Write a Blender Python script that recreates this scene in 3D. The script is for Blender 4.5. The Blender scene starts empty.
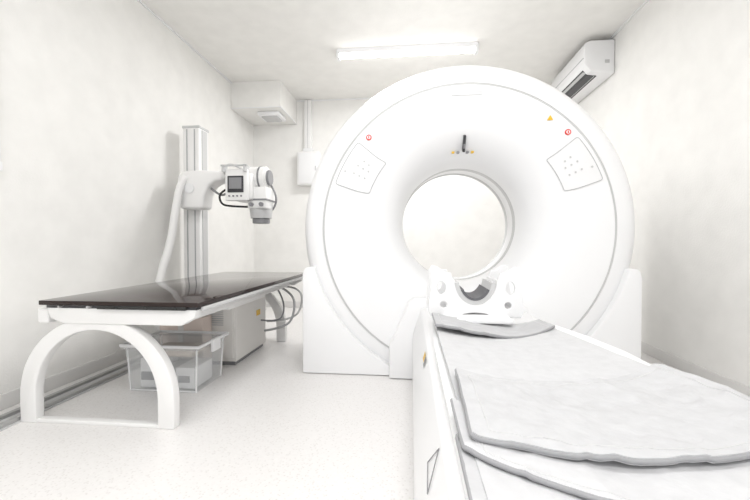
import bpy, bmesh, math, random
from mathutils import Vector, Matrix, noise
random.seed(3)
S=bpy.context.scene
COL=S.collection

# ---------------------------------------------------------------- materials
def mat(name, col, rough=0.5, metal=0.0, var=0.0, scale=8.0, bump=0.0, bscale=60.0, coat=0.0, emis=None, alpha=1.0, spec=0.5):
    m=bpy.data.materials.new(name); m.use_nodes=True
    nt=m.node_tree; b=nt.nodes['Principled BSDF']
    b.inputs['Roughness'].default_value=rough
    b.inputs['Metallic'].default_value=metal
    b.inputs['Coat Weight'].default_value=coat
    b.inputs['Specular IOR Level'].default_value=spec
    b.inputs['Alpha'].default_value=alpha
    tc=nt.nodes.new('ShaderNodeTexCoord')
    n=nt.nodes.new('ShaderNodeTexNoise'); n.inputs['Scale'].default_value=scale
    n.inputs['Detail'].default_value=5
    nt.links.new(tc.outputs['Object'],n.inputs['Vector'])
    r=nt.nodes.new('ShaderNodeValToRGB')
    r.color_ramp.elements[0].position=0.3; r.color_ramp.elements[1].position=0.7
    r.color_ramp.elements[0].color=tuple(max(0,c*(1-var)) for c in col)+(1,)
    r.color_ramp.elements[1].color=tuple(min(1,c*(1+var*0.5)) for c in col)+(1,)
    nt.links.new(n.outputs['Fac'],r.inputs['Fac'])
    nt.links.new(r.outputs['Color'],b.inputs['Base Color'])
    if bump>0:
        n2=nt.nodes.new('ShaderNodeTexNoise'); n2.inputs['Scale'].default_value=bscale
        nt.links.new(tc.outputs['Object'],n2.inputs['Vector'])
        bp=nt.nodes.new('ShaderNodeBump'); bp.inputs['Strength'].default_value=bump
        bp.inputs['Distance'].default_value=0.01
        nt.links.new(n2.outputs['Fac'],bp.inputs['Height'])
        nt.links.new(bp.outputs['Normal'],b.inputs['Normal'])
    if emis:
        b.inputs['Emission Color'].default_value=(1,0.99,0.98,1)
        b.inputs['Emission Strength'].default_value=emis
    return m

M_wall=mat('wallpaper',(0.878,0.868,0.842),0.85,var=0.035,scale=7,bump=0.12,bscale=90)
M_ceil=mat('ceiling_paper',(0.870,0.858,0.828),0.9,var=0.035,scale=7,bump=0.12,bscale=90)
M_base=mat('baseboard_vinyl',(0.74,0.73,0.715),0.5)
M_white=mat('gloss_white_plastic',(0.88,0.88,0.885),0.28,spec=0.4)
M_white2=mat('satin_white_plastic',(0.84,0.84,0.845),0.4)
M_enamel=mat('white_enamel',(0.87,0.865,0.855),0.35)
M_line=mat('seam_grey',(0.46,0.46,0.47),0.5)
M_ltgrey=mat('light_grey_plastic',(0.58,0.58,0.58),0.4)
M_grey=mat('mid_grey_plastic',(0.25,0.25,0.26),0.4)
M_dark=mat('dark_plastic',(0.03,0.03,0.035),0.3)
M_black=mat('black_rubber',(0.02,0.02,0.02),0.6)
M_red=mat('red_mark',(0.75,0.05,0.04),0.4)
M_yel=mat('yellow_mark',(0.8,0.5,0.03),0.4)
M_top=mat('dark_brown_laminate',(0.024,0.013,0.011),0.06,coat=0.0,var=0.2,scale=3,spec=0.34)
M_pad=mat('grey_vinyl_pad',(0.50,0.50,0.51),0.5,var=0.06,scale=14,bump=0.2,bscale=14)
M_pad2=mat('pale_pad_fabric',(0.56,0.56,0.57),0.6,var=0.06,scale=30,bump=0.25,bscale=45)
M_pad3=mat('pad_fabric_light',(0.61,0.61,0.62),0.6,var=0.05,scale=30,bump=0.2,bscale=45)
M_trim=mat('pad_edge_grey',(0.32,0.32,0.33),0.6)
M_cush=mat('dark_cushion',(0.12,0.12,0.13),0.6)
M_beige=mat('beige_enamel',(0.82,0.80,0.77),0.45)
M_pink=mat('pinkish_panel',(0.78,0.67,0.61),0.5)
M_card=mat('brown_card',(0.60,0.52,0.45),0.7)
M_steel=mat('brushed_steel',(0.50,0.50,0.50),0.35,metal=0.9)
M_blue=mat('blue_card',(0.22,0.36,0.52),0.5)
M_lamp=mat('lamp_diffuser',(0.9,0.9,0.9),0.5,emis=10.0)
M_clear=mat('clear_plastic',(0.95,0.97,0.98),0.10,alpha=0.17)

def floor_mat():
    m=mat('vinyl_floor',(0.845,0.828,0.815),0.36,var=0.03,scale=55)
    nt=m.node_tree; b=nt.nodes['Principled BSDF']
    tc=[n for n in nt.nodes if n.type=='TEX_COORD'][0]
    v=nt.nodes.new('ShaderNodeTexVoronoi'); v.inputs['Scale'].default_value=70
    nt.links.new(tc.outputs['Object'],v.inputs['Vector'])
    r=nt.nodes.new('ShaderNodeValToRGB')
    r.color_ramp.elements[0].color=(0.80,0.785,0.77,1); r.color_ramp.elements[0].position=0.08
    r.color_ramp.elements[1].color=(1,1,1,1); r.color_ramp.elements[1].position=0.35
    nt.links.new(v.outputs['Distance'],r.inputs['Fac'])
    mx=nt.nodes.new('ShaderNodeMix'); mx.data_type='RGBA'; mx.blend_type='MULTIPLY'
    mx.inputs['Factor'].default_value=0.75
    old=b.inputs['Base Color'].links[0].from_socket
    nt.links.new(old,mx.inputs[6]); nt.links.new(r.outputs['Color'],mx.inputs[7])
    nt.links.new(mx.outputs[2],b.inputs['Base Color'])
    return m
M_floor=floor_mat()

# ---------------------------------------------------------------- helpers
def finish(ob,m,parent,smooth=False,angle=35):
    if m: 
        ob.data.materials.clear(); ob.data.materials.append(m)
    if smooth:
        for p in ob.data.polygons: p.use_smooth=True
        try: ob.data.set_sharp_from_angle(angle=math.radians(angle))
        except Exception: pass
    if parent: ob.parent=parent
    return ob
def newmesh(name,bm):
    me=bpy.data.meshes.new(name); bmesh.ops.recalc_face_normals(bm,faces=bm.faces); bm.to_mesh(me); bm.free()
    ob=bpy.data.objects.new(name,me); COL.objects.link(ob); return ob
def root(name,parent=None):
    e=bpy.data.objects.new(name,None); e.empty_display_size=0.1; COL.objects.link(e)
    if parent: e.parent=parent
    return e
def box(name,x0,x1,y0,y1,z0,z1,m,parent=None,bev=0.0,seg=3,rot=None):
    bm=bmesh.new()
    c=Vector(((x0+x1)/2,(y0+y1)/2,(z0+z1)/2))
    bmesh.ops.create_cube(bm,size=1)
    bmesh.ops.scale(bm,vec=(abs(x1-x0),abs(y1-y0),abs(z1-z0)),verts=bm.verts)
    if bev>0: bmesh.ops.bevel(bm,geom=bm.edges[:],offset=bev,segments=seg,affect='EDGES',profile=0.5)
    if rot: bmesh.ops.rotate(bm,matrix=Matrix.Rotation(rot[1],3,rot[0]),verts=bm.verts)
    bmesh.ops.translate(bm,vec=c,verts=bm.verts)
    return finish(newmesh(name,bm),m,parent,smooth=bev>0)
def prism(name,pts,axis,a,b,m,parent=None,bev=0.0,seg=3):
    """pts 2D polygon; axis 'Y': pts=(x,z) ; 'X': pts=(y,z) ; 'Z': pts=(x,y)"""
    bm=bmesh.new()
    def P(p,t):
        return {'Y':(p[0],t,p[1]),'X':(t,p[0],p[1]),'Z':(p[0],p[1],t)}[axis]
    v0=[bm.verts.new(P(p,a)) for p in pts]; v1=[bm.verts.new(P(p,b)) for p in pts]
    f0=bm.faces.new(v0); f1=bm.faces.new(v1[::-1])
    n=len(pts)
    for i in range(n): bm.faces.new((v0[i],v1[i],v1[(i+1)%n],v0[(i+1)%n]))
    bmesh.ops.recalc_face_normals(bm,faces=bm.faces)
    if bev>0:
        es=[e for e in bm.edges if len(e.link_faces)==2 and e.calc_face_angle(0)>math.radians(25)]
        bmesh.ops.bevel(bm,geom=es,offset=bev,segments=seg,affect='EDGES',profile=0.5,clamp_overlap=True)
    return finish(newmesh(name,bm),m,parent,smooth=True)
def cyl(name,p0,p1,r,m,parent=None,r2=None,seg=32,bev=0.0):
    p0=Vector(p0);p1=Vector(p1);d=p1-p0
    bm=bmesh.new()
    bmesh.ops.create_cone(bm,cap_ends=True,segments=seg,radius1=r,radius2=r if r2 is None else r2,depth=d.length)
    if bev>0:
        es=[e for e in bm.edges if e.calc_face_angle(0)>math.radians(50)]
        bmesh.ops.bevel(bm,geom=es,offset=bev,segments=2,affect='EDGES')
    q=Vector((0,0,1)).rotation_difference(d.normalized())
    bmesh.ops.rotate(bm,matrix=q.to_matrix(),verts=bm.verts)
    bmesh.ops.translate(bm,vec=(p0+p1)/2,verts=bm.verts)
    return finish(newmesh(name,bm),m,parent,smooth=True)
def tube(name,pts,r,m,parent=None,closed=False,res=10):
    cu=bpy.data.curves.new(name,'CURVE'); cu.dimensions='3D'; cu.bevel_depth=r; cu.bevel_resolution=4
    cu.resolution_u=res; cu.use_fill_caps=True
    sp=cu.splines.new('NURBS'); sp.points.add(len(pts)-1)
    for i,p in enumerate(pts): sp.points[i].co=(p[0],p[1],p[2],1)
    sp.order_u=3; sp.use_endpoint_u=not closed; sp.use_cyclic_u=closed
    ob=bpy.data.objects.new(name,cu); COL.objects.link(ob)
    dg=bpy.context.evaluated_depsgraph_get(); me=bpy.data.meshes.new_from_object(ob.evaluated_get(dg))
    bpy.data.objects.remove(ob); o=bpy.data.objects.new(name,me); COL.objects.link(o)
    return finish(o,m,parent,smooth=True,angle=60)
def plate(name,loops,y,th,m,parent=None,bev=0.003):
    """XZ-plane plate with holes (first loop outer)"""
    cu=bpy.data.curves.new(name,'CURVE'); cu.dimensions='2D'; cu.fill_mode='BOTH'; cu.extrude=th/2; cu.bevel_depth=bev
    for L in loops:
        sp=cu.splines.new('POLY'); sp.points.add(len(L)-1)
        for i,p in enumerate(L): sp.points[i].co=(p[0],p[1],0,1)
        sp.use_cyclic_u=True
    ob=bpy.data.objects.new(name,cu); COL.objects.link(ob)
    dg=bpy.context.evaluated_depsgraph_get(); me=bpy.data.meshes.new_from_object(ob.evaluated_get(dg))
    bpy.data.objects.remove(ob)
    me.transform(Matrix.Translation((0,y,0))@Matrix.Rotation(math.radians(90),4,'X'))
    o=bpy.data.objects.new(name,me); COL.objects.link(o)
    return finish(o,m,parent,smooth=True)
def circ(cx,cz,r,n=24,rz=None):
    return [(cx+r*math.cos(2*math.pi*i/n),cz+(rz or r)*math.sin(2*math.pi*i/n)) for i in range(n)]
def borelift(r):
    k=max(0,min(1,(.80-r)/.30)); k=k*k*(3-2*k)
    return .050*k
def boreshift(r): return borelift(r)*.3
def lathe(prof,cx,cz,seg=160):
    """prof: (r,y) loop, revolved around Y axis; the bore sits slightly above the cover's centre"""
    bm=bmesh.new(); rings=[]
    for i in range(seg):
        a=2*math.pi*i/seg
        rings.append([bm.verts.new((cx+boreshift(r)+r*math.cos(a),y,cz+borelift(r)+r*math.sin(a))) for r,y in prof])
    n=len(prof)
    for i in range(seg):
        A=rings[i];B=rings[(i+1)%seg]
        for j in range(n):
            k=(j+1)%n
            bm.faces.new((A[j],B[j],B[k],A[k]))
    bmesh.ops.recalc_face_normals(bm,faces=bm.faces)
    return bm

# ---------------------------------------------------------------- room
XL,XR,YB,YF,H=-2.2,1.91,5.1,-1.3,2.87
box('floor',XL-.1,XR+.1,YF,YB+.1,-.1,0,M_floor)
box('ceiling',XL-.1,XR+.1,YF,YB+.1,H,H+.1,M_ceil)
box('wall_left',XL-.1,XL,YF,YB+.1,0,H,M_wall)
box('wall_right',XR,XR+.1,YF,YB+.1,0,H,M_wall)
box('wall_back',XL,XR,YB,YB+.1,0,H,M_wall)
def bb(name,x0,x1,y0,y1): box(name,x0,x1,y0,y1,0,.085,M_base,bev=.003)
bb('baseboard_left',XL,XL+.012,YF,YB)
bb('baseboard_right',XR-.012,XR,YF,YB)
bb('baseboard_back',XL+.012,XR-.012,YB-.012,YB)
box('trim_1',XL,XL+.015,YF,YB,H-.015,H,M_white2)
box('trim_2',XR-.015,XR,YF,YB,H-.015,H,M_white2)
box('trim_3',XL,XR,YB-.015,YB,H-.015,H,M_white2)
r=root('ceiling_soffit_box')
box('soffit_body',XL+.002,-1.577,4.44,YB-.001,2.55,H-.001,M_wall,r)
box('soffit_edge',-1.582,-1.572,4.435,YB-.001,2.545,2.556,M_white2,r)
box('soffit_front_edge',XL+.002,-1.572,4.433,4.444,2.545,2.556,M_white2,r)
e=root('emergency_light')
box('housing',-1.92,-1.64,4.56,4.84,2.50,2.55,M_white,e,bev=.012)
box('lens',-1.88,-1.68,4.60,4.80,2.485,2.503,M_ltgrey,e,bev=.006)
r=root('window_1')
box('pane',XL,XL+.01,.8,1.76,1.33,2.5,M_white,r)
box('frame_top',XL,XL+.035,.74,1.80,2.5,2.55,M_white,r,bev=.004)
box('frame_bottom',XL,XL+.045,.74,1.80,1.28,1.33,M_white,r,bev=.004)
box('frame_far',XL,XL+.035,1.75,1.80,1.28,2.55,M_white,r,bev=.004)
box('frame_near',XL,XL+.035,.74,.79,1.28,2.55,M_white,r,bev=.004)
r=root('electrical_panel')
box('cabinet',-1.54,-1.24,YB-.12,YB,1.69,2.14,M_enamel,r,bev=.008)
box('door',-1.52,-1.26,YB-.128,YB-.118,1.71,2.12,M_white2,r,bev=.004)
box('latch',-1.29,-1.275,YB-.135,YB-.126,1.88,1.94,M_ltgrey,r)
r=root('cable_trunking')
box('duct',-1.46,-1.36,YB-.05,YB,2.14,H-.015,M_enamel,r,bev=.006)
box('cover_seam',-1.412,-1.408,YB-.053,YB-.049,2.14,H-.015,M_line,r)
box('joint',-1.475,-1.345,YB-.058,YB,2.145,2.20,M_white2,r,bev=.004)

# ---------------------------------------------------------------- ceiling lights: visible fixture plus added unseen ones
def ceil_lamp(x0,x1,y,P):
    r=root('ceiling_light')
    prism('housing',[(y-.06,H-.001),(y+.06,H-.001),(y+.04,H-.035),(y-.04,H-.035)],'X',x0,x1,M_white,r)
    cyl('tube',(x0+.02,y,H-.045),(x1-.02,y,H-.045),.03,M_lamp,r,seg=24)
    box('end_cap_a',x0-.01,x0+.02,y-.045,y+.045,H-.08,H-.001,M_white,r,bev=.006)
    box('end_cap_b',x1-.02,x1+.01,y-.045,y+.045,H-.08,H-.001,M_white,r,bev=.006)
    L=bpy.data.lights.new('lamp_glow','AREA'); L.shape='RECTANGLE'; L.size=x1-x0; L.size_y=.3; L.energy=P; L.color=(.995,.995,1.0)
    o=bpy.data.objects.new('lamp_glow',L); COL.objects.link(o); o.location=((x0+x1)/2,y,H-.09); o.parent=r
ceil_lamp(-.75,.65,3.84,40)
ceil_lamp(-.75,.65,1.3,21)  # added fixture above the frame, brightens couch and gantry front
ceil_lamp(-.75,.65,-.6,27)  # added fixture behind the camera, unseen, fills the room from the front

# ---------------------------------------------------------------- CT gantry
CX,CZ,Y0=.357,1.0,2.56
g=root('ct_scanner_gantry')
prof=[(.483,Y0+.83),(.458,Y0+.78),(.445,Y0+.6),(.439,Y0+.42),(.442,Y0+.34),(.455,Y0+.27),(.480,Y0+.205),(.518,Y0+.15),(.567,Y0+.105),(.632,Y0+.068),(.71,Y0+.038),(.80,Y0+.016),(.88,Y0+.005),(.955,Y0),
 (.957,Y0+.008),(.967,Y0+.008),(.969,Y0),(1.02,Y0+.002),(1.06,Y0+.012),(1.09,Y0+.03),(1.108,Y0+.06),(1.117,Y0+.10),(1.117,Y0+.42),(1.112,Y0+.425),(1.112,Y0+.43),(1.117,Y0+.435),(1.117,Y0+.78),(1.09,Y0+.84),(1.05,Y0+.86),(.5,Y0+.86)]
bm=lathe(prof,CX,CZ)
bmesh.ops.bisect_plane(bm,geom=bm.verts[:]+bm.edges[:]+bm.faces[:],plane_co=(0,0,.004),plane_no=(0,0,-1),clear_outer=True)
es=[e_ for e_ in bm.edges if e_.is_boundary]
bmesh.ops.holes_fill(bm,edges=es)
finish(newmesh('ring_housing',bm),M_white,g,smooth=True,angle=40)
def ringpart(name,prof,m,cut=None):
    bm=lathe(prof,CX,CZ)
    if cut is not None:
        bmesh.ops.bisect_plane(bm,geom=bm.verts[:]+bm.edges[:]+bm.faces[:],plane_co=(0,0,cut),plane_no=(0,0,-1),clear_outer=True)
    return finish(newmesh(name,bm),m,g,smooth=True,angle=40)
ringpart('face_seam',[(.957,Y0+.002),(.957,Y0+.012),(.967,Y0+.012),(.967,Y0+.002)],M_ltgrey,.03)
ringpart('shell_seam',[(1.1155,Y0+.424),(1.1155,Y0+.434),(1.09,Y0+.434),(1.09,Y0+.424)],M_line,.03)
ringpart('scan_window',[(.4390,Y0+.48),(.4410,Y0+.56),(.460,Y0+.56),(.460,Y0+.48)],M_ltgrey)
ringpart('bore_rear_rim',[(.466,Y0+.79),(.454,Y0+.83),(.460,Y0+.865),(.49,Y0+.865),(.49,Y0+.80)],M_ltgrey)
def foot(sg,name):
    R=1.055; z1=.735; pts=[(sg*1.10,.004),(sg*1.10,.68),(sg*1.09,.72),(sg*1.07,.735)]
    a0=math.asin((CZ-z1)/R); a1=math.asin((CZ-.004)/R)
    for i in range(25):
        a=a0+(a1-a0)*i/24
        pts.append((sg*R*math.cos(a),CZ-R*math.sin(a)))
    pts=[(CX+p[0],p[1]) for p in pts]
    prism(name,pts,'Y',Y0-.045,Y0+.84,M_white,g,bev=.014)
foot(-1,'foot_left'); foot(1,'foot_right')
prism('dock_cover',[(CX-.50,.004),(CX-.50,.235),(CX-.475,.265),(CX-.375,.50),(CX-.34,.525),(CX+.34,.525),(CX+.375,.50),(CX+.475,.265),(CX+.50,.235),(CX+.50,.004)],'Y',Y0-.10,Y0+.05,M_white,g,bev=.01)
def ang(r,deg): a=math.radians(deg); return (CX+boreshift(r)+r*math.cos(a),CZ+borelift(r)+r*math.sin(a))
def faceY(r):
    P=[(.567,.105),(.632,.068),(.71,.038),(.80,.016),(.88,.005),(.955,0),(1.02,.002)]
    for (a,b),(c,d) in zip(P,P[1:]):
        if a<=r<=c: return Y0+b+(d-b)*(r-a)/(c-a)
    return Y0
def fp(r,deg,off=.003):
    x,z=ang(r,deg); return (x,faceY(r)-off,z)
def panel(name,c,sg):
    rs=(.69,.93); d0,d1=c-11.5,c+8.5
    if sg<0: d0,d1=c-8.5,c+11.5
    bm=bmesh.new(); NR,NA=8,12; G=[]
    for i in range(NR+1):
        rr=rs[0]+(rs[1]-rs[0])*i/NR
        G.append([bm.verts.new(fp(rr,d0+(d1-d0)*j/NA,.0035)) for j in range(NA+1)])
    for i in range(NR):
        for j in range(NA): bm.faces.new((G[i][j],G[i+1][j],G[i+1][j+1],G[i][j+1]))
    finish(newmesh(name,bm),M_white2,g,smooth=True)
    L=[fp(rs[0],d0+(d1-d0)*j/10,.004) for j in range(11)]+[fp(rs[0]+(rs[1]-rs[0])*j/6,d1,.004) for j in range(1,7)]+[fp(rs[1],d1+(d0-d1)*j/10,.004) for j in range(1,11)]+[fp(rs[1]+(rs[0]-rs[1])*j/6,d0,.004) for j in range(1,6)]
    tube(name+'_outline',L,.0022,M_line,g,closed=True,res=4)
    k=0
    for rr,dd in [(.76,-4),(.80,-4),(.84,-4),(.76,0),(.80,0),(.84,0),(.78,3),(.82,3.2)]:
        p=fp(rr,c+dd*(1 if sg>0 else -1),.004); q=(p[0],p[1]-.002,p[2])
        cyl(name+'_button_%d'%k,p,q,.0065,M_ltgrey,g,seg=16); k+=1
    p=fp(.90,c-5*(1 if sg>0 else -1)+ (0),.004)
    cyl(name+'_key',p,(p[0],p[1]-.003,p[2]),.007,M_ltgrey,g,seg=16)
panel('control_panel_right',31,1)
panel('control_panel_left',149,-1)
def disc(name,x,z,r,m,m2):
    y=faceY(math.hypot(x-CX,z-CZ))
    cyl(name+'_rim',(x,y+.01,z),(x,y-.006,z),r,m,g,seg=24)
    cyl(name+'_in',(x,y-.006,z),(x,y-.008,z),r*.62,m2,g,seg=24)
    box(name+'_dot',x-r*.18,x+r*.18,y-.010,y-.006,z-r*.42,z+r*.42,m,g)
disc('stop_mark_right',CX+.658,CZ+.622,.019,M_red,M_white)
disc('stop_mark_left',CX-.645,CZ+.622,.019,M_red,M_white)
x,z=CX+.545,CZ+.718
prism('warning_triangle',[(x-.018,z-.015),(x+.018,z-.015),(x,z+.017)],'Y',Y0-.004,Y0+.02,M_yel,g)
M_badge=mat('badge_pale_grey',(0.70,0.70,0.71),0.5)
box('blank_badge',CX-.09,CX+.11,Y0-.001,Y0+.01,CZ+.885,CZ+.912,M_badge,g)
box('laser_slot',CX+.000,CX+.018,Y0+.085,Y0+.16,CZ+.545,CZ+.66,M_dark,g,bev=.004,rot=('X',math.radians(30)))
box('laser_slot_glass',CX+.003,CX+.015,Y0+.083,Y0+.16,CZ+.57,CZ+.60,M_grey,g,bev=.001,rot=('X',math.radians(30)))
for i,dx in enumerate((-.06,-.025,.04,.075)):
    x=CX+dx; z=CZ+.545
    box('tiny_label_%d'%i,x-.009,x+.009,Y0+.155,Y0+.20,z-.005,z+.005,M_grey if i in (1,2) else M_yel,g)

# ---------------------------------------------------------------- CT patient table
t=root('ct_patient_table')
TX0,TX1=.08,.70
YN=-.55
prism('pedestal',[(.012,.0),(.012,.27),(.016,.31),(.066,.467),(.085,.48),(.70,.48),(.715,.467),(.75,.31),(.76,.27),(.76,.0)],'Y',YN,2.455,M_white,t,bev=.006)
def P(k,y,o=.0015): return (.018+.046*k-o*.95,y,.318+.145*k+o*.3)
def deck():
    bm=bmesh.new(); secs=[]
    ys=[YN,-.2,.2,.6,1.0,1.3,1.5,1.6,1.68,1.73,1.76]
    for y in ys:
        tt=max(0,(y-1.3)/.46); x0=TX0+.015*tt; x1=TX1-.10*tt**1.5
        if y>1.7: x0+=.02*(y-1.70)/.06; x1-=.03*(y-1.70)/.06
        xc=(x0+x1)/2; hw=(x1-x0)/2
        v=[]
        n=16
        for i in range(n+1):
            s=-1+2*i/n; xx=xc+hw*s
            zz=.522+.03*s*s if abs(s)<.93 else .545
            v.append(bm.verts.new((xx,y,zz)))
        v.append(bm.verts.new((x1-.01,y,.481))); v.append(bm.verts.new((x0+.01,y,.481)))
        secs.append(v)
    n=len(secs[0])
    for a,b in zip(secs,secs[1:]):
        for i in range(n): bm.faces.new((a[i],b[i],b[(i+1)%n],a[(i+1)%n]))
    bm.faces.new(secs[0]); bm.faces.new(secs[-1][::-1])
    finish(newmesh('cradle',bm),M_white,t,smooth=True,angle=30)
deck()
def padsurf(name,x0f,x1f,y0f,y1f,zf,m,th=.012,nx=60,ny=48,edge=.006,rump=.0,seed=0.0,par=None):
    par=par or t
    bm=bmesh.new(); G=[]
    for j in range(ny+1):
        v=j/ny; row=[]
        for i in range(nx+1):
            u=i/nx
            y=y0f(u)+(y1f(u)-y0f(u))*v
            x=x0f(v)+(x1f(v)-x0f(v))*u
            z=zf(u,v,x,y)
            if rump:
                q=noise.noise(Vector((x*5+y*3+seed,y*9-x*4,seed)))
                q2=noise.noise(Vector((x*11-y*5+seed,y*7+x*6,seed+3)))
                z+=rump*(1-abs(q)*2.6)+rump*.9*max(0,1-abs(q2)*9)+rump*.4*noise.noise(Vector((x*14,y*14,seed)))
            row.append((x,y,z))
        G.append(row)
    V=[[bm.verts.new(p) for p in row] for row in G]
    Wv=[[bm.verts.new((p[0],p[1],p[2]-th)) for p in row] for row in G]
    for j in range(ny):
        for i in range(nx):
            bm.faces.new((V[j][i],V[j][i+1],V[j+1][i+1],V[j+1][i]))
            bm.faces.new((Wv[j][i],Wv[j+1][i],Wv[j+1][i+1],Wv[j][i+1]))
    per=[(j,0) for j in range(ny+1)]+[(ny,i) for i in range(1,nx+1)]+[(j,nx) for j in range(ny-1,-1,-1)]+[(0,i) for i in range(nx-1,0,-1)]
    for a,b in zip(per,per[1:]+per[:1]):
        bm.faces.new((V[a[0]][a[1]],V[b[0]][b[1]],Wv[b[0]][b[1]],Wv[a[0]][a[1]]))
    finish(newmesh(name,bm),m,par,smooth=True,angle=50)
    if edge:
        tube(name+'_piping',[(G[j][i][0],G[j][i][1],G[j][i][2]-th/2) for j,i in per],edge,M_trim,par,closed=True,res=2)
        a0,a1=3,nx-3; b0,b1=3,ny-3
        hem=[(j,a0) for j in range(b0,b1+1)]+[(b1,i) for i in range(a0+1,a1+1)]+[(j,a1) for j in range(b1-1,b0-1,-1)]+[(b0,i) for i in range(a1-1,a0,-1)]
        tube(name+'_hem',[(G[j][i][0],G[j][i][1],G[j][i][2]) for j,i in hem],.0012,M_ltgrey,par,closed=True,res=2)
xm=(TX0+TX1)/2
def conc(x):
    s=(x-xm)/.3; s=max(-1.03,min(1.03,s)); return .535+.028*s*s
padsurf('mattress',lambda v:TX0+.02,lambda v:TX1-.03-.09*max(0,v-.7)/.3,lambda u:-.5,lambda u:1.60+.02*math.cos(u*6),lambda u,v,x,y:conc(x)+.004,M_pad3,edge=0,rump=.0015)
padsurf('head_pad',lambda v:TX0+.015,lambda v:TX1-.12-.02*v,
  lambda u:1.44-.07*math.sin(math.pi*u)+.14*u,lambda u:1.66-.05*math.sin(math.pi*u)+.05*u,
  lambda u,v,x,y:conc(x)+.022+.012*math.sin(u*5+1),M_pad,edge=.0045,rump=.003,seed=2)
def drape(x): return -1.2*max(0,x-(TX1-.012))
padsurf('body_wrap_a',lambda v:TX0+.02+.015*v,lambda v:TX1+.012-.075*v*v,
  lambda u:.62-.04*math.sin(math.pi*u)+.07*u,lambda u:.965-.05*math.sin(math.pi*u)+.07*u,
  lambda u,v,x,y:conc(x)+.026+.004*math.sin(4*v+3*u)+drape(x),M_pad2,th=.012,edge=.0042,rump=.005,seed=5)
padsurf('body_wrap_b',lambda v:TX0+.005,lambda v:TX1-.005,
  lambda u:.60-.20*(u**.8),lambda u:.78-.05*math.sin(math.pi*u),
  lambda u,v,x,y:conc(x)+.014,M_pad3,th=.010,edge=.0042,rump=.003,seed=9)
padsurf('body_wrap_c',lambda v:TX0+.0,lambda v:TX1-.0,
  lambda u:-.45,lambda u:.66-.02*u,
  lambda u,v,x,y:conc(x)+.002,M_pad2,th=.008,edge=.004,rump=.002,seed=12)
def slab(name,y0,y1,a,b,m):
    bm=bmesh.new(); vs=[bm.verts.new(p) for p in (P(a,y0),P(a,y1),P(b,y1),P(b,y0))]; bm.faces.new(vs)
    finish(newmesh(name,bm),m,t)
slab('yellow_label',1.5,1.56,.72,.92,M_yel)
slab('grey_label',1.44,1.49,.7,.92,M_grey)
T=[P(.50,.87),P(.96,.81),P(.40,.78)]
for i in range(3): cyl('triangle_mark_%d'%i,T[i],T[(i+1)%3],.0012,M_grey,t,seg=8)

# head holder (attached to the cradle end)
hx,hy=.285,1.70
h=root('head_holder',t)
def headplate(name,y):
    o=[(-.195,.575),(-.205,.60),(-.20,.66),(-.19,.72),(-.195,.765),(-.18,.785),(-.155,.78),(-.135,.765),(-.110,.765)]
    for i in range(13):
        a=math.pi+math.pi*i/12
        o.append((.10*math.cos(a),.735+.12*math.sin(a)))
    o+=[(.110,.765),(.135,.765),(.155,.785),(.18,.79),(.195,.77),(.19,.72),(.20,.66),(.205,.60),(.195,.575)]
    for i in range(9):
        a=math.pi*i/8
        o.append((.07*math.cos(a),.575+.02*math.sin(a)))
    o=[(hx+p[0],p[1]) for p in o]
    return plate(name,[o,circ(hx-.150,.70,.022,20,.032),circ(hx+.150,.70,.022,20,.032),circ(hx-.14,.625,.018,16),circ(hx+.14,.625,.018,16)],y,.012,M_white2,h)
headplate('front_plate',hy)
headplate('rear_plate',hy+.20)
def trough(name,ro,ri,ya,yb,m,z0=.735,amp=.02,a0=0,a1=1):
    bm=bmesh.new(); A=[];B=[]
    for yi in (ya,yb):
        for rr,L in ((ro,A),(ri,B)):
            L.append([bm.verts.new((hx+rr*math.cos(math.pi+math.pi*(a0+(a1-a0)*i/24)),yi,z0+(rr+amp)*math.sin(math.pi+math.pi*(a0+(a1-a0)*i/24)))) for i in range(25)])
    for i in range(24):
        bm.faces.new((A[0][i],A[0][i+1],A[1][i+1],A[1][i])); bm.faces.new((B[0][i],B[1][i],B[1][i+1],B[0][i+1]))
        for k in (0,1): bm.faces.new((A[k][i],B[k][i],B[k][i+1],A[k][i+1]))
    for i in (0,24): bm.faces.new((A[0][i],A[1][i],B[1][i],B[0][i]))
    finish(newmesh(name,bm),m,h,smooth=True)
trough('head_trough',.10,.092,hy-.01,hy+.22,M_white2)
trough('head_cushion',.0915,.072,hy+.0,hy+.215,M_ltgrey,a0=.04,a1=.96)
trough('head_cushion_core',.0715,.060,hy-.002,hy+.20,M_cush,a0=.16,a1=.84)
box('side_rail_left',hx-.20,hx-.17,hy,hy+.2,.60,.63,M_white,h,bev=.005)
box('side_rail_right',hx+.17,hx+.20,hy,hy+.2,.60,.63,M_white,h,bev=.005)
box('mount_tongue',hx-.14,hx+.14,hy-.1,hy+.3,.562,.582,M_white,h,bev=.005)
box('mount_foot',hx-.16,hx+.16,hy+.07,hy+.3,.482,.565,M_white,h,bev=.01)

# ---------------------------------------------------------------- X-ray table
x=root('xray_table')
def arch(name,xc,y,hw,th=.085):
    pts=[]; zt=.535; wo=hw; wi=hw-th
    for i in range(33):
        a=math.pi-math.pi*i/32; pts.append((xc+wo*math.cos(a),.14+(zt-.14)*math.sin(a)))
    pts.append((xc+wo,.0)); pts.append((xc+wi,.0))
    for i in range(33):
        a=math.pi*i/32; pts.append((xc+wi*math.cos(a),.14+(zt-.14-.062)*math.sin(a)))
    pts.append((xc-wi,.0)); pts.append((xc-wo,.0))
    prism(name,pts,'Y',y,y+.05,M_enamel,x,bev=.006)
arch('leg_arch_front',-1.545,1.69,.41)
arch('leg_arch_rear',-1.545,3.3,.41)
box('foot_bar',-1.90,-1.19,1.695,1.735,0,.018,M_enamel,x,bev=.004)
box('frame_rail_left',-1.86,-1.80,1.70,3.40,.50,.575,M_enamel,x,bev=.008)
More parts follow.
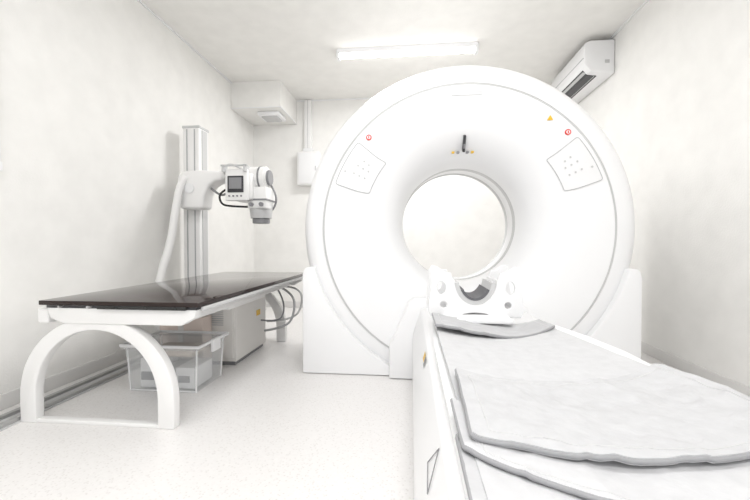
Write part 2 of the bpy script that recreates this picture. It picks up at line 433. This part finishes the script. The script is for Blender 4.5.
box('frame_rail_right',-1.18,-1.12,1.70,3.40,.50,.575,M_enamel,x,bev=.008)
prism('frame_end_front',[(-1.79,.585),(-1.01,.585),(-1.02,.545),(-1.09,.505),(-1.70,.505),(-1.77,.53)],'Y',1.68,1.74,M_enamel,x,bev=.006)
prism('frame_end_rear',[(-1.79,.585),(-1.01,.585),(-1.02,.545),(-1.09,.505),(-1.70,.505),(-1.77,.53)],'Y',3.40,3.46,M_enamel,x,bev=.006)
box('bucky_tray',-1.75,-1.16,2.3,2.9,.47,.56,M_enamel,x,bev=.01)
box('top_core',-1.79,-1.01,1.68,3.50,.580,.606,M_dark,x,bev=.004)
box('tabletop',-1.81,-.99,1.66,3.52,.598,.620,M_top,x,bev=.003)
box('side_track_right',-1.0,-.985,1.70,3.48,.575,.595,M_ltgrey,x,bev=.003)
box('side_track_left',-1.815,-1.80,1.70,3.48,.575,.595,M_ltgrey,x,bev=.003)
for i in range(5):
    xx=-1.70+i*.15
    cyl('end_screw_%d'%i,(xx,1.682,.592),(xx,1.655,.592),.005,M_ltgrey if i%2 else M_steel,x,seg=12)
box('edge_handle',-1.5,-1.05,1.655,1.672,.583,.60,M_black,x,bev=.003)
tube('cable_a',[(-1.15,3.25,.5),(-1.02,3.2,.45),(-1.0,3.15,.3),(-1.05,3.1,.18),(-1.25,3.1,.15)],.010,M_line,x)
tube('cable_b',[(-1.15,3.35,.5),(-1.0,3.3,.5),(-.97,3.3,.36),(-1.02,3.2,.22),(-1.25,3.15,.22)],.009,M_ltgrey,x)
tube('cable_c',[(-1.15,3.15,.5),(-1.08,3.1,.42),(-1.06,3.05,.30),(-1.12,3.05,.24),(-1.26,3.05,.25)],.007,M_grey,x)

c=root('xray_generator_cabinet')
box('cabinet_body',-1.76,-1.27,2.62,3.18,.03,.46,M_beige,c,bev=.008)
box('plinth',-1.74,-1.29,2.64,3.16,0,.035,M_grey,c)
box('front_panel',-1.74,-1.29,2.605,2.622,.06,.45,M_beige,c,bev=.004)
for i in range(8): box('vent_%d'%i,-1.62,-1.36,2.598,2.607,.30+i*.016,.306+i*.016,M_ltgrey,c)
box('side_label',-1.271,-1.266,2.98,3.05,.30,.345,M_yel,c)
b2=root('cardboard_box')
box('carton',-1.76,-1.44,2.47,2.59,.0,.38,M_pink,b2,bev=.004)
box('tape',-1.62,-1.58,2.466,2.47,.0,.38,M_beige,b2)

s=root('plastic_storage_box')
def openbox(name,x0,x1,y0,y1,z0,z1,tp,th,m,par):
    bm=bmesh.new()
    def ring(x0,x1,y0,y1,z): return [bm.verts.new(p) for p in ((x0,y0,z),(x1,y0,z),(x1,y1,z),(x0,y1,z))]
    A=ring(x0+tp,x1-tp,y0+tp,y1-tp,z0); B=ring(x0,x1,y0,y1,z1)
    C=ring(x0+th,x1-th,y0+th,y1-th,z1); D=ring(x0+tp+th,x1-tp-th,y0+tp+th,y1-tp-th,z0+th)
    for P_,Q in ((A,B),(B,C),(C,D)):
        for i in range(4): bm.faces.new((P_[i],P_[(i+1)%4],Q[(i+1)%4],Q[i]))
    bm.faces.new(A[::-1]); bm.faces.new(D)
    return finish(newmesh(name,bm),m,par)
openbox('tub',-1.72,-1.26,2.10,2.43,0.001,.275,.02,.005,M_clear,s)
for nm,a_ in (('rim_front',(-1.735,-1.245,2.085,2.105)),('rim_rear',(-1.735,-1.245,2.425,2.445)),('rim_left',(-1.735,-1.715,2.105,2.425)),('rim_right',(-1.265,-1.245,2.105,2.425))):
    box(nm,a_[0],a_[1],a_[2],a_[3],.262,.276,M_clear,s,bev=.003)
# corner ribs and base edge read as denser plastic
for i,(xx,yy) in enumerate(((-1.712,2.108),(-1.268,2.108),(-1.268,2.422),(-1.712,2.422))):
    cyl('corner_rib_%d'%i,(xx+(.012 if xx<-1.5 else -.012),yy+(.012 if yy<2.2 else -.012),.004),(xx,yy,.265),.005,M_white2,s,seg=10)
box('base_edge',-1.695,-1.285,2.122,2.128,.002,.010,M_white2,s)
box('lid',-1.74,-1.24,2.08,2.45,.277,.290,M_clear,s,bev=.006)
for nm,a_ in (('lid_edge_front',(-1.74,-1.24,2.078,2.088)),('lid_edge_rear',(-1.74,-1.24,2.442,2.452)),('lid_edge_left',(-1.742,-1.732,2.08,2.45)),('lid_edge_right',(-1.248,-1.238,2.08,2.45))):
    box(nm,a_[0],a_[1],a_[2],a_[3],.276,.294,M_white2,s,bev=.003)
box('clip_right',-1.243,-1.225,2.22,2.31,.22,.30,M_white,s,bev=.005)
box('clip_left',-1.755,-1.737,2.22,2.31,.22,.30,M_white,s,bev=.005)
box('contents_folder',-1.66,-1.56,2.15,2.38,.012,.19,M_white2,s,bev=.004)
box('contents_blue',-1.55,-1.45,2.145,2.37,.012,.08,M_blue,s,bev=.004)
box('contents_carton',-1.43,-1.31,2.15,2.36,.012,.14,M_white2,s,bev=.004)
box('contents_book',-1.55,-1.45,2.15,2.37,.082,.12,M_ltgrey,s,bev=.003)
box('contents_label',-1.41,-1.34,2.146,2.151,.05,.09,M_grey,s)
box('contents_dark',-1.65,-1.57,2.142,2.151,.06,.11,M_grey,s,bev=.002)
box('contents_bag',-1.62,-1.34,2.18,2.35,.192,.245,M_card,s,bev=.02)

# ---------------------------------------------------------------- X-ray tube stand
k=root('xray_tube_stand')
box('floor_rail_a',-2.078,-2.052,1.2,4.9,0,.026,M_steel,k,bev=.003)
box('floor_rail_b',-1.988,-1.962,1.2,4.9,0,.026,M_steel,k,bev=.003)
box('floor_rail_plate',-2.09,-1.95,1.2,4.9,0,.008,M_ltgrey,k)
box('carriage_base',-2.12,-1.90,3.10,3.60,.02,.14,M_enamel,k,bev=.01)
box('column',-2.085,-1.925,3.27,3.43,.13,1.96,M_enamel,k,bev=.012)
box('column_track_a',-2.045,-2.038,3.262,3.272,.2,1.94,M_line,k)
box('column_track_b',-1.972,-1.965,3.262,3.272,.2,1.94,M_line,k)
box('column_cap',-2.09,-1.92,3.265,3.435,1.95,1.975,M_ltgrey,k,bev=.008)
box('column_side_strip',-1.926,-1.918,3.31,3.39,.2,1.94,M_ltgrey,k)
pts=[(-2.05,1.50),(-1.99,1.535),(-1.84,1.54),(-1.62,1.53),(-1.62,1.45),(-1.70,1.435),(-1.76,1.40),(-1.80,1.32),(-1.815,1.20),(-2.03,1.20)]
prism('arm',pts,'Y',3.12,3.30,M_enamel,k,bev=.03,seg=4)
cyl('arm_hub',(-1.93,3.11,1.38),(-1.93,3.125,1.38),.045,M_white2,k,bev=.004)
D=.045
cyl('arm_joint',(-1.66,3.22,1.49),(-1.56+D,3.22,1.49),.055,M_white2,k,bev=.008)
box('control_face',-1.62+D,-1.42+D,3.06,3.10,1.26,1.53,M_enamel,k,bev=.012)
box('control_screen',-1.595+D,-1.455+D,3.052,3.062,1.33,1.47,M_dark,k,bev=.004)
box('screen_glass',-1.58+D,-1.47+D,3.049,3.053,1.36,1.455,M_grey,k)
for i in range(4): cyl('control_button_%d'%i,(-1.58+D+i*.035,3.052,1.30),(-1.58+D+i*.035,3.06,1.30),.008,M_grey,k,seg=12)
box('head_body',-1.60+D,-1.40+D,3.10,3.34,1.27,1.50,M_enamel,k,bev=.02)
cyl('tube_housing',(-1.56+D,3.25,1.48),(-1.31+D,3.25,1.48),.10,M_enamel,k,bev=.015)
cyl('housing_band_a',(-1.48+D,3.25,1.48),(-1.465+D,3.25,1.48),.104,M_ltgrey,k)
cyl('housing_band_b',(-1.38+D,3.25,1.48),(-1.365+D,3.25,1.48),.104,M_grey,k)
cyl('housing_end',(-1.315+D,3.25,1.48),(-1.29+D,3.25,1.48),.07,M_grey,k,bev=.006)
box('collimator',-1.46+D,-1.29+D,3.14,3.36,1.20,1.39,M_enamel,k,bev=.012)
box('collimator_band',-1.465+D,-1.285+D,3.135,3.365,1.27,1.285,M_grey,k)
cyl('collimator_knob_a',(-1.42+D,3.115,1.235),(-1.42+D,3.14,1.235),.018,M_grey,k,seg=16)
cyl('collimator_knob_b',(-1.33+D,3.115,1.235),(-1.33+D,3.14,1.235),.018,M_grey,k,seg=16)
cyl('lower_cone',(-1.38+D,3.25,1.20),(-1.38+D,3.25,1.12),.10,M_ltgrey,k,r2=.09)
cyl('lower_ring',(-1.38+D,3.25,1.12),(-1.38+D,3.25,1.075),.075,M_grey,k,bev=.004)
box('handle_bar',-1.64+D,-1.41+D,3.02,3.04,1.545,1.56,M_ltgrey,k,bev=.005)
box('handle_post_a',-1.63+D,-1.615+D,3.02,3.10,1.50,1.56,M_ltgrey,k,bev=.003)
box('handle_post_b',-1.44+D,-1.425+D,3.02,3.10,1.50,1.56,M_ltgrey,k,bev=.003)
tube('cable_black',[(-1.56,3.2,1.40),(-1.68,3.16,1.36),(-1.66,3.14,1.24),(-1.56,3.15,1.22),(-1.42,3.2,1.22)],.009,M_black,k)
tube('cable_grey',[(-1.26,3.3,1.42),(-1.21,3.3,1.34),(-1.22,3.3,1.22),(-1.30,3.3,1.15)],.009,M_grey,k)
tube('cable_up',[(-1.78,3.18,1.40),(-1.70,3.2,1.32),(-1.62,3.2,1.34),(-1.55,3.2,1.42)],.010,M_grey,k)
tube('cable_loop',[(-1.62,3.15,1.50),(-1.61,3.12,1.57),(-1.54,3.14,1.59),(-1.48,3.2,1.55)],.009,M_ltgrey,k)
tube('hose',[(-1.97,3.13,1.48),(-2.00,3.10,1.42),(-2.02,3.06,1.2),(-2.04,3.02,.9),(-2.08,2.92,.6),(-2.10,2.90,.3),(-2.08,3.0,.08),(-2.05,3.12,.06)],.033,M_enamel,k)

# ---------------------------------------------------------------- air conditioner
a=root('wall_air_conditioner')
xw=XR-.002
prism('body',[(xw,2.82),(xw-.22,2.82),(xw-.265,2.80),(xw-.28,2.75),(xw-.275,2.60),(xw-.22,2.53),(xw,2.50)],'Y',3.76,4.60,M_white,a,bev=.012)
prism('outlet_slot',[(xw-.255,2.572),(xw-.215,2.522),(xw-.13,2.510),(xw-.13,2.54),(xw-.22,2.58)],'Y',3.84,4.52,M_dark,a)
for i in range(3): box('louvre_%d'%i,xw-.255+i*.04,xw-.225+i*.04,3.84,4.52,2.545-i*.014,2.550-i*.014,M_ltgrey,a,rot=('Y',math.radians(25)))
box('panel_seam',xw-.2815,xw-.276,3.77,4.59,2.655,2.659,M_line,a)
box('sensor_label',xw-.03-.06,xw-.05,3.756,3.761,2.60,2.63,M_ltgrey,a)

# ---------------------------------------------------------------- world + camera
w=bpy.data.worlds.new('World'); S.world=w; w.use_nodes=True
bg=w.node_tree.nodes['Background']; bg.inputs[0].default_value=(.99,.995,1,1); bg.inputs[1].default_value=1.4
cam=bpy.data.cameras.new('Camera'); co=bpy.data.objects.new('Camera',cam); COL.objects.link(co)
cam.sensor_width=36; cam.lens=18; cam.clip_start=.02
co.location=(0,0,.9)
co.rotation_euler=(math.radians(90-1.05),0,math.radians(5.48))
S.camera=co
try:
    S.view_settings.view_transform='Standard'
except Exception: pass
